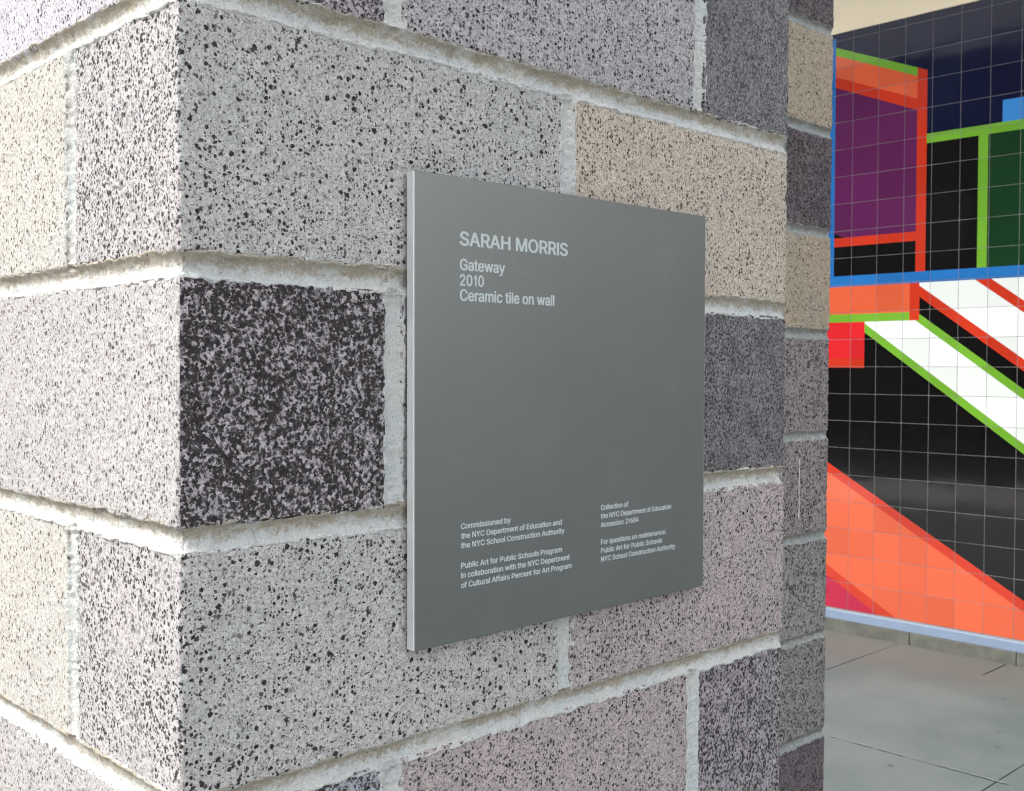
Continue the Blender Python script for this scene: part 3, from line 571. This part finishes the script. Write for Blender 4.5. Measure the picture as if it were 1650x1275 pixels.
ALU = plain('aluminium_trim', (0.20, 0.26, 0.36), 0.38, 0.5, metal=0.25, var=0.06, scale=8)
tr = link('metal_trim', box_mesh('metal_trim', (WX - 0.013, -7.9, 0.064), (WX + 0.001, 8.9, 0.1135), ALU, 0.002), wall)
link('trim_lip', box_mesh('trim_lip', (WX - 0.006, -7.9, 0.1137), (WX + 0.001, 8.9, 0.1155 + 0.004), plain('trim_lip_grey', (0.22, 0.23, 0.25), 0.5), 0.0005), wall)  # plain grey lip over the trim
YC = [2.008 + 0.5624 * k for k in range(-14, 12)]
for j in range(len(YC) - 1):
    link('curb_piece', box_mesh('curb_piece', (WX - 0.022, YC[j] + 0.002, 0.0 - 0.05), (WX + 0.001, YC[j + 1] - 0.002, 0.0635), CURBC, 0.002), wall)

# ------------------------------------------------------------------ unseen roof deck, sized to shade tiles and floor; cream wall band
CREAM = plain('soffit_cream', (0.66, 0.57, 0.42), 0.8, 0.2, var=0.03, scale=3)
roof_deck = link('unseen_deck', box_mesh('unseen_deck_box', (3.05, -3.0, 5.3), (5.52, 9, 5.55), plain('deck_dark', (0.10, 0.10, 0.11), 0.8, 0.2, var=0.1, scale=2)))
tag(roof_deck, kind='structure')
link('rendered_band', box_mesh('rendered_band', (WX - 0.004, -7.9, CEIL + 0.001), (WX + 0.0011, 8.9, 5.298), CREAM), wall)

# ------------------------------------------------------------------ blocks
P = 0.2032
J = 0.017
BL, BD, BH = 0.4045, 0.189, P - J
ZJ = CAM_Z + 0.07367          # centre of the joint at the level of the plaque's upper text


def lines(n, h, fine):
    e = [0, .0008, .0018, .003, .0045, .0065]
    inner = list(np.linspace(.0065, 2 * h - .0065, max(2, int(round((2 * h) / fine))))[1:-1])
    return np.array(e + inner + [2 * h - k for k in e[::-1]]) - h


def block_mesh(name, seed, fine=0.0032):
    """rounded, worn block with chipped arrises; material slot 0 on long faces, slot 1 on the ends"""
    H = np.array([BL / 2, BD / 2, BH / 2])
    R = 0.0028
    Vall, Fall, I = [], [], []
    base = 0
    LN = [lines(0, H[k], fine) for k in range(3)]
    for ax in range(3):
        a, b = (ax + 1) % 3, (ax + 2) % 3
        A, B = np.meshgrid(LN[a], LN[b], indexing='ij')
        na, nb = A.shape
        for sg in (-1, 1):
            Pn = np.zeros((na * nb, 3))
            Pn[:, ax] = sg * H[ax]; Pn[:, a] = A.ravel(); Pn[:, b] = B.ravel()
            Vall.append(Pn)
            idx = np.arange(na * nb).reshape(na, nb) + base
            q = np.stack([idx[:-1, :-1], idx[1:, :-1], idx[1:, 1:], idx[:-1, 1:]], -1).reshape(-1, 4)
            if sg < 0: q = q[:, ::-1]
            Fall.append(q)
            I += [1 if ax == 0 else 0] * len(q)
            base += na * nb
    Pn = np.concatenate(Vall)
    inner = np.clip(Pn, -(H - R), H - R)
    d = Pn - inner
    ln = np.linalg.norm(d, axis=1, keepdims=True)
    nrm = d / np.maximum(ln, 1e-9)
    Pn = inner + nrm * R
    # distance to the nearest arris, for chipping
    t = H - np.abs(Pn)
    t = np.sort(t, axis=1)
    e = np.exp(-(t[:, 1] / 0.0035) ** 2)
    ns = fnoise(Pn + seed, 160, 3, seed)
    chip = np.maximum(0, ns - 0.05) * 0.0065 * e
    flat = fnoise(Pn + seed, 12, 2, seed + 3) * 0.0004 + fnoise(Pn + seed, 300, 2, seed + 5) * 0.0003 * (1 + 2 * e)
    Pn = Pn + nrm * (flat - chip)[:, None]
    me = mesh_np(name, Pn, np.concatenate(Fall), [G['grey'], G['grey']], smooth=True, idx=I)
    bm = bmesh.new(); bm.from_mesh(me)
    bmesh.ops.remove_doubles(bm, verts=bm.verts, dist=1e-5)
    bm.to_mesh(me); bm.free()
    return me


HI = [block_mesh('block', s, 0.0034) for s in (3, 8, 21)]
LOW = box_mesh('block_plain', (-BL / 2, -BD / 2, -BH / 2), (BL / 2, BD / 2, BH / 2), G['grey'], 0.003)
LOW.materials.append(G['grey'])
bcount = 0


def put_block(parent, x0, x1, y0, y1, zc, m0, m1=None, hi=True):
    """one block filling the box, long axis along its longer side; the pillar's lean comes from its root"""
    global bcount
    me = HI[bcount % 3] if hi else LOW
    o = link('block', me, parent)
    along_x = (x1 - x0) >= (y1 - y0)
    lx, ly = (x1 - x0, y1 - y0) if along_x else (y1 - y0, x1 - x0)
    o.scale = (lx / BL, ly / BD, 1)
    o.rotation_euler = (0, 0, (0 if along_x else math.pi / 2) + math.pi * ((bcount // 3) % 2))
    jit = [RNG.uniform(-0.0008, 0.0008) for _ in range(3)]
    o.location = ((x0 + x1) / 2 + jit[0], (y0 + y1) / 2 + jit[1], zc + jit[2])
    for k, m in enumerate((m0, m1 or m0)):
        o.material_slots[k].link = 'OBJECT'
        o.material_slots[k].material = G[m]
    bcount += 1
    return o


def mortar_sheet(name, path, joints_v, z0, z1, parent, mat, step=0.0016, seed=0, corner=None):
    """raked, smeared mortar: a height field kept only close to the joints.
    path(s) -> (x, y, nx, ny); joints_v(course) -> s of the vertical joints of that course"""
    s0, s1 = path['s0'], path['s1']
    S = np.arange(s0, s1, step); Z = np.arange(z0, z1, step)
    SS, ZZ = np.meshgrid(S, Z, indexing='ij')
    s, z = SS.ravel(), ZZ.ravel()
    PP = np.stack([s, np.full_like(s, seed * 3.7), z], 1)
    k = np.round((z - ZJ) / P)
    wav = fnoise(PP, 9, 2, seed + 50) * 0.0014
    dh = np.abs(z - (ZJ + k * P) - wav)
    up_ = (z - (ZJ + k * P) - wav)
    course = np.floor((z - ZJ) / P).astype(int)
    dv = np.full_like(s, 9.0)
    for c in np.unique(course):
        mk = course == c
        for u in joints_v(c):
            dv[mk] = np.minimum(dv[mk], np.abs(s[mk] - u - fnoise(PP[mk], 8, 2, seed + 60 + c) * 0.0012))
    nz = fnoise(PP, 110, 4, seed + 1)
    nz2 = fnoise(PP, 20, 2, seed + 2)
    w = J / 2 + 0.0016 + nz * 0.0026 + nz2 * 0.0013
    wv = w
    depth = 0.0048
    def prof(d, w):
        inn = -depth * np.clip(1 - (d / w) ** 2, 0, 1) ** 0.85
        lip = 0.0007 * np.exp(-((d - w) / 0.0016) ** 2)
        out = -np.maximum(0, d - w - 0.0007) * 0.9
        return inn + lip + out
    hh = prof(dh, w); hv = prof(dv, wv)
    # blend: each joint carves; outside both, it dives under the blocks
    a = np.where(dh < w + 0.001, hh, -1); b = np.where(dv < wv + 0.001, hv, -1)
    h = np.where((a > -0.9) & (b > -0.9), np.minimum(a, b), np.maximum(np.maximum(a, b), np.maximum(hh, hv)))
    h = np.where((a > -0.9) & (dh < w * 0.75), hh, h)
    h = h - 0.0030 * np.exp(-(s / 0.011) ** 2) * (1 if path['s0'] < -0.5 else 0.3)
    h = np.maximum(h, -0.0080)
    # brushed, gritty surface
    grit = fnoise(PP * np.array([0.35, 1, 1]), 260, 3, seed + 9) * 0.0014 + fnoise(PP, 520, 2, seed + 13) * 0.0009 + nz * 0.0004
    h = h + grit
    X, Y, NX, NY = path['f'](s)
    Vv = np.stack([X + NX * h, Y + NY * h, z], 1)
    keep = (np.minimum(dh, dv) < J / 2 + 0.0095).reshape(SS.shape)
    idx = np.arange(len(s)).reshape(SS.shape)
    kq = keep[:-1, :-1] & keep[1:, :-1] & keep[1:, 1:] & keep[:-1, 1:]
    q = np.stack([idx[:-1, :-1], idx[1:, :-1], idx[1:, 1:], idx[:-1, 1:]], -1)[kq]
    used = np.unique(q)
    remap = np.full(len(s), -1); remap[used] = np.arange(len(used))
    me = mesh_np(name, Vv[used], remap[q], [mat], smooth=True)
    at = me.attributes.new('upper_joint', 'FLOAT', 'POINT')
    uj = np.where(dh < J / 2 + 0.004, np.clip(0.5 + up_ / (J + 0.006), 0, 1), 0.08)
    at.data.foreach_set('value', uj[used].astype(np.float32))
    o = link('mortar', me, parent)
    return o


def corner_path(x0, y0, left, right, r=0.007):
    """runs along the left face (x = x0), round the corner, then along the front face (y = y0)"""
    q = math.pi / 2 * r
    def f(s):
        X = np.empty_like(s); Y = np.empty_like(s); NX = np.empty_like(s); NY = np.empty_like(s)
        A = s < -r
        X[A] = x0; Y[A] = y0 - s[A]; NX[A] = -1; NY[A] = 0
        B = s > r
        X[B] = x0 + s[B]; Y[B] = y0; NX[B] = 0; NY[B] = -1
        Cc = ~(A | B)
        t = (s[Cc] + r) / (2 * r) * math.pi / 2
        X[Cc] = x0 + r - r * np.cos(t); Y[Cc] = y0 + r - r * np.sin(t)
        NX[Cc] = -np.cos(t); NY[Cc] = -np.sin(t)
        return X, Y, NX, NY
    return dict(s0=-left, s1=right, f=f)


LEAN = 0.0060
PW = 0.809
pillar = link('block_pillar', None)
pillar.location = (-CAM_Z * math.tan(LEAN), 0, 0)
pillar.rotation_euler = (0, LEAN, 0)
tag(pillar, 'large square pillar of speckled grey concrete blocks carrying the metal plaque', 'pillar')
# joints are shown at course k: the course between joint k and joint k+1 above it
FR = {1: ('bluish', 'lilac', 'grey_fine', 'darkgrey'),      # above A : end block, its long side, middle, right
      }
kmin = int(math.floor((-0.02 - ZJ) / P)); kmax = int(math.floor((3.62 - ZJ) / P))
cyc = ['grey', 'pink', 'grey_fine', 'tan', 'darkgrey', 'palepink', 'bluish']
# colours of the courses in view, from the photograph
ROWS = {
    1: dict(a=('lilac', 'mottled'), m='grey_fine', r='darkgrey', l2='palepink'),
    0: dict(a=('grey', 'heavy'), b='tan', l2='cream', l3='grey'),
    -1: dict(a=('palepink', 'dark'), m='grey_fine', r='darkgrey', l2='palepink'),
    -2: dict(a=('grey', 'heavy'), b='pink', l2='cream', l3='pink'),
    -3: dict(a=('palepink', 'bluish'), m='pink', r='mottled', l2='grey'),
}
for k in range(kmin, kmax + 1):
    zc = ZJ + (k + 0.5) * P
    hi = -5 <= k <= 3
    R_ = ROWS.get(k, {})
    rc = lambda: random.choice(cyc)
    D_ = BD - 0.003
    if k % 2 == 0:
        put_block(pillar, 0, 0.4045, 0, D_, zc, *(R_.get('a', (rc(),) * 2)), hi=hi)
        put_block(pillar, 0.4215, PW, 0, D_, zc, R_.get('b', rc()), hi=hi)
        put_block(pillar, 0, D_, D_ + J, 0.603, zc, R_.get('l2', rc()), hi=hi)
        put_block(pillar, PW - D_, PW, D_ + J, 0.603, zc, rc(), hi=hi)
        put_block(pillar, 0, 0.396, 0.62, PW, zc, R_.get('l3', rc()), hi=False)
        put_block(pillar, 0.413, PW, 0.62, PW, zc, rc(), hi=False)
    else:
        put_block(pillar, 0, 0.189, 0, 0.3975, zc, *(R_.get('a', (rc(),) * 2)), hi=hi)
        put_block(pillar, 0.206, 0.6175, 0, D_, zc, R_.get('m', rc()), hi=hi)
        put_block(pillar, 0.6345, PW, 0, 0.3975, zc, R_.get('r', rc()), hi=hi)
        put_block(pillar, 0, D_, 0.4145, PW, zc, R_.get('l2', rc()), hi=hi)
        put_block(pillar, PW - D_, PW, 0.4145, PW, zc, rc(), hi=False)
        put_block(pillar, 0.206, 0.603, PW - D_, PW, zc, rc(), hi=False)


def jv(c):
    return (0.413, -(BD - 0.003 + J / 2), -0.6115) if c % 2 == 0 else (0.1975, 0.626, -0.406)


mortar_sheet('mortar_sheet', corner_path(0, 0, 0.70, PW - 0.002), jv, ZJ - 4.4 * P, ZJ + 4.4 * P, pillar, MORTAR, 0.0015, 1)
core = link('mortar_core', box_mesh('mortar_core', (0.0085, 0.0085, 0.0), (PW - 0.005, PW - 0.005, 3.619), CORE), pillar)
# end caps of the mortar beds at the right-hand arris
for k in range(-4, 5):
    V, F = [], []
    n = 14
    for i in range(n + 1):
        t_ = -1 + 2 * i / n
        z = ZJ + k * P + t_ * (J / 2 + 0.0015)
        e_ = -0.0035 * (1 - t_ * t_)
        for j in range(8):
            y = 0.0006 + j * 0.004
            V.append((PW + e_ + 0.0012 * float(fnoise(np.array([[y, z, k]]), 160, 2, 4)[0]), y + 0.0008 * (j == 0), z))
    for i in range(n):
        for j in range(7):
            b = i * 8 + j
            F.append((b, b + 1, b + 9, b + 8))
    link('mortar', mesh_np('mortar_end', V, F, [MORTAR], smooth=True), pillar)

# ------------------------------------------------------------------ second pillar
X2, Y2, W2 = 1.641 - 0.812, 0.42, 0.812
X2 = 1.641 - 0.4
W2 = 0.4
pil2 = link('block_pillar', None)
pil2.location = (-CAM_Z * math.tan(LEAN), 0, 0)
pil2.rotation_euler = (0, LEAN, 0)
tag(pil2, 'narrow shaded pillar of darker speckled blocks set back between the plaque pillar and tiled wall', 'pillar')
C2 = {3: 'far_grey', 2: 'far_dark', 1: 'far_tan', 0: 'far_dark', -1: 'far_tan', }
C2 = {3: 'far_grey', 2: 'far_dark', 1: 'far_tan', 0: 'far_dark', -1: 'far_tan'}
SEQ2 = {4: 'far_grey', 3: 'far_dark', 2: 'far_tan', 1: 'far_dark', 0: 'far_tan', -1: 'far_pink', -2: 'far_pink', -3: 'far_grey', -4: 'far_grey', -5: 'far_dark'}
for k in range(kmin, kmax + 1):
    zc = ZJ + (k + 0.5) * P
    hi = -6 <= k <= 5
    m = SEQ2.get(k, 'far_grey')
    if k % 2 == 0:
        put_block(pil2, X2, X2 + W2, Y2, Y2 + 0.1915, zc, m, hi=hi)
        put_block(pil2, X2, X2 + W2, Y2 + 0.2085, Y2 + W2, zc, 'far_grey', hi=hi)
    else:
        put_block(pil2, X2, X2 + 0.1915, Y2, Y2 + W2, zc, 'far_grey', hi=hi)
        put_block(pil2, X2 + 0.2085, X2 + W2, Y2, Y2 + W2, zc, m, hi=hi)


def jv2(c): return (-0.2,) if c % 2 == 0 else (0.2,)


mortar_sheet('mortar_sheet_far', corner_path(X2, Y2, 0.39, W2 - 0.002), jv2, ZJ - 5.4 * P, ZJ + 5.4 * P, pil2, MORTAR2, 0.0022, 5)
link('mortar_core', box_mesh('mortar_core2', (X2 + 0.008, Y2 + 0.008, 0.0), (X2 + W2 - 0.003, Y2 + W2 - 0.005, 3.619), CORE), pil2)

# a pale drip of paint on the second pillar
V, F = [], []
for i in range(30):
    z = CAM_Z - 0.175 - i * 0.0040
    w_ = 0.0011 + 0.0004 * math.sin(i * 1.3) + (0.0009 if i > 26 else 0)
    x = 1.5295 + 0.0006 * math.sin(i * 0.35)
    V += [(x - w_, Y2 - 0.0016, z), (x, Y2 - 0.0026, z), (x + w_, Y2 - 0.0016, z)]
    if i:
        b = 3 * i
        F += [(b - 3, b - 2, b + 1, b), (b - 2, b - 1, b + 2, b + 1)]
link('paint_drip', mesh_np('paint_drip', V, F, [plain('drip_white', (0.80, 0.82, 0.78), 0.6)]), pil2)

# ------------------------------------------------------------------ plaque
mt = NT('brushed_metal')
p = mt.obj()
sc_ = mt.vmath('MULTIPLY', p, (6, 1400, 1400))
br = mt.noise(sc_, 1.0, 3, 0.6).outputs['Fac']
lw = mt.noise(p, 7, 3, 0.5).outputs['Fac']
gr_ = mt.noise(p, 1100, 2, 0.6).outputs['Fac']
c = mt.mix(br, (0.222, 0.240, 0.234), (0.255, 0.273, 0.266))
c = mt.mix(mt.math('MULTIPLY', mt.step(gr_, 0.55, 0.75), 0.25), c, (0.19, 0.20, 0.20))
smu = mt.noise(p, 16, 5, 0.7).outputs['Fac']
c = mt.mix(mt.math('MULTIPLY', mt.step(smu, 0.52, 0.72), 0.16), c, (0.33, 0.335, 0.32))
mt.put(mt.b.inputs['Base Color'], c)
mt.b.inputs['Metallic'].default_value = 0.85
mt.put(mt.b.inputs['Roughness'], mt.math('ADD', 0.40, mt.math('MULTIPLY', mt.math('SUBTRACT', lw, 0.5), 0.12)))
mt.b.inputs['Anisotropic'].default_value = 0.4
mt.put(mt.b.inputs['Normal'], mt.bump(br, 0.00003, 0.2))
METAL = mt.m
EDGE = plain('lit_cut_edge', (0.64, 0.67, 0.66), 0.5, 0.5, metal=0.2, var=0.10, scale=22)  # cut sides, with light from outside painted in as a paler colour
PX0, PX1, PZB, PZT, PT = 0.20857, 0.62342, CAM_Z - 0.24635, CAM_Z + 0.16602, 0.01302
plaque = link('wall_plaque', None)
plaque.location = (PX0, 0, PZB)
tag(plaque, 'grey brushed metal plaque with pale lettering fixed to the front of the block pillar', 'plaque')
W_, H_ = PX1 - PX0, PZT - PZB
plate = link('plate', box_mesh('plate', (0, -PT, 0), (W_, -0.0035, H_), METAL, 0.0006), plaque)
plate.data.materials.append(EDGE)
for f_ in plate.data.polygons:
    if f_.normal.y > -0.98 and abs(f_.normal.z) < 0.3: f_.material_index = 1
    if -0.97 < f_.normal.y < -0.2 and abs(f_.normal.z) < 0.3: f_.material_index = 2
plate.data.materials.append(plain('arris_highlight', (0.86, 0.87, 0.86), 0.3, 0.6, metal=0.3))  # highlight along the side chamfers, painted as a pale colour
link('mounting_pad', box_mesh('mounting_pad', (0.03, -0.0036, 0.03), (W_ - 0.03, 0.006, H_ - 0.03), plain('pad_black', (0.03, 0.03, 0.03), 0.8)), plaque)
INK = plain('lettering_pale', (0.50, 0.55, 0.53), 0.55, 0.4)
GL = json.loads(GLYPHS)
from mathutils.geometry import tessellate_polygon
TRI = {}
for ch_, (adv_, cs_) in GL.items():
    loops = [[Vector((c_[i], c_[i + 1], 0)) for i in range(0, len(c_), 2)] for c_ in cs_]
    vv_, ff_ = [], []
    for grp in ([[l_] for l_ in loops] if ch_ in 'i:' else [loops]):      # dots stand apart from their stems
        if not grp: continue
        b0 = len(vv_)
        vv_ += [(v.x, v.y) for l_ in grp for v in l_]
        ff_ += [tuple(b0 + q_ for q_ in t_) for t_ in tessellate_polygon(grp)]
    TRI[ch_] = (adv_, vv_, ff_)
CAPH = max(v[1] for v in TRI['H'][1])


def text_line(s, x, z, cap, width):
    k = cap / CAPH
    V, F = [], []
    pen = 0.0
    for ch in s:
        adv, vv, ff = TRI[ch]
        b = len(V)
        V += [(pen + v[0], v[1]) for v in vv]
        F += [(b + t_[0], b + t_[1], b + t_[2]) for t_ in ff]
        pen += adv - 4
    xs = [v[0] for v in V]
    x0 = min(xs); kx = width / (max(xs) - x0)
    VV = [((v[0] - x0) * kx + x - PX0, -PT - 0.00012, v[1] * k + z - PZB) for v in V]
    link('text_line', mesh_np('text_line', VV, F, [INK]), plaque)


TXT = [("SARAH MORRIS", .2604, .1064, .0122, .1395), ("Gateway", .2606, .0845, .0100, .0552), ("2010", .2606, .0708, .0100, .0290), ("Ceramic tile on wall", .2606, .0575, .0100, .1207),
       ("Commissioned by", .2622, -.1459, .0051, .0618), ("the NYC Department of Education and", .2622, -.1545, .0051, .1304), ("the NYC School Construction Authority", .2622, -.1631, .0051, .1344),
       ("Public Art for Public Schools Program", .2624, -.1812, .0051, .1306), ("In collaboration with the NYC Department", .2624, -.1899, .0051, .1419), ("of Cultural Affairs Percent for Art Program", .2624, -.1987, .0051, .1445),
       ("Collection of", .4499, -.1456, .0051, .0430), ("the NYC Department of Education", .4499, -.1543, .0051, .1148), ("Accession: 21684", .4499, -.1631, .0051, .0597),
       ("For questions on maintenance:", .4502, -.1806, .0051, .1051), ("Public Art for Public Schools", .4502, -.1893, .0051, .0990), ("NYC School Construction Authority", .4504, -.1980, .0051, .1213)]
for s_, x_, z_, c_, w_ in TXT:
    text_line(s_, x_, CAM_Z + z_, c_, w_)

# ------------------------------------------------------------------ unseen building added for dark tile reflections and to cut low sky
bld = link('unseen_building', box_mesh('unseen_building', (-22, -30, -0.28), (-16, 34, 11.2), plain('brick_brown', (0.075, 0.06, 0.05), 0.9, 0.2, var=0.25, scale=2)))
tag(bld, 'unseen brown brick building added across the street for the tiles to mirror', 'building')
link('mirrored_parapet', box_mesh('mirrored_parapet', (-15.998, -30, 9.4), (-15.9, 34, 10.7), plain('mirrored_parapet_pale', (0.72, 0.68, 0.62), 0.9, 0.2)), bld)  # pale band added so the top tiles mirror a grey strip
wm = box_mesh('window', (-0.05, -0.8, -0.9), (0.06, 0.8, 0.9), plain('window_glass', (0.03, 0.035, 0.045), 0.08, 0.5), 0.01)
for i in range(-9, 12):
    for j in range(3):
        w = link('window', wm, bld)
        w.location = (-16.0, i * 3.0, 1.8 + j * 3.3)
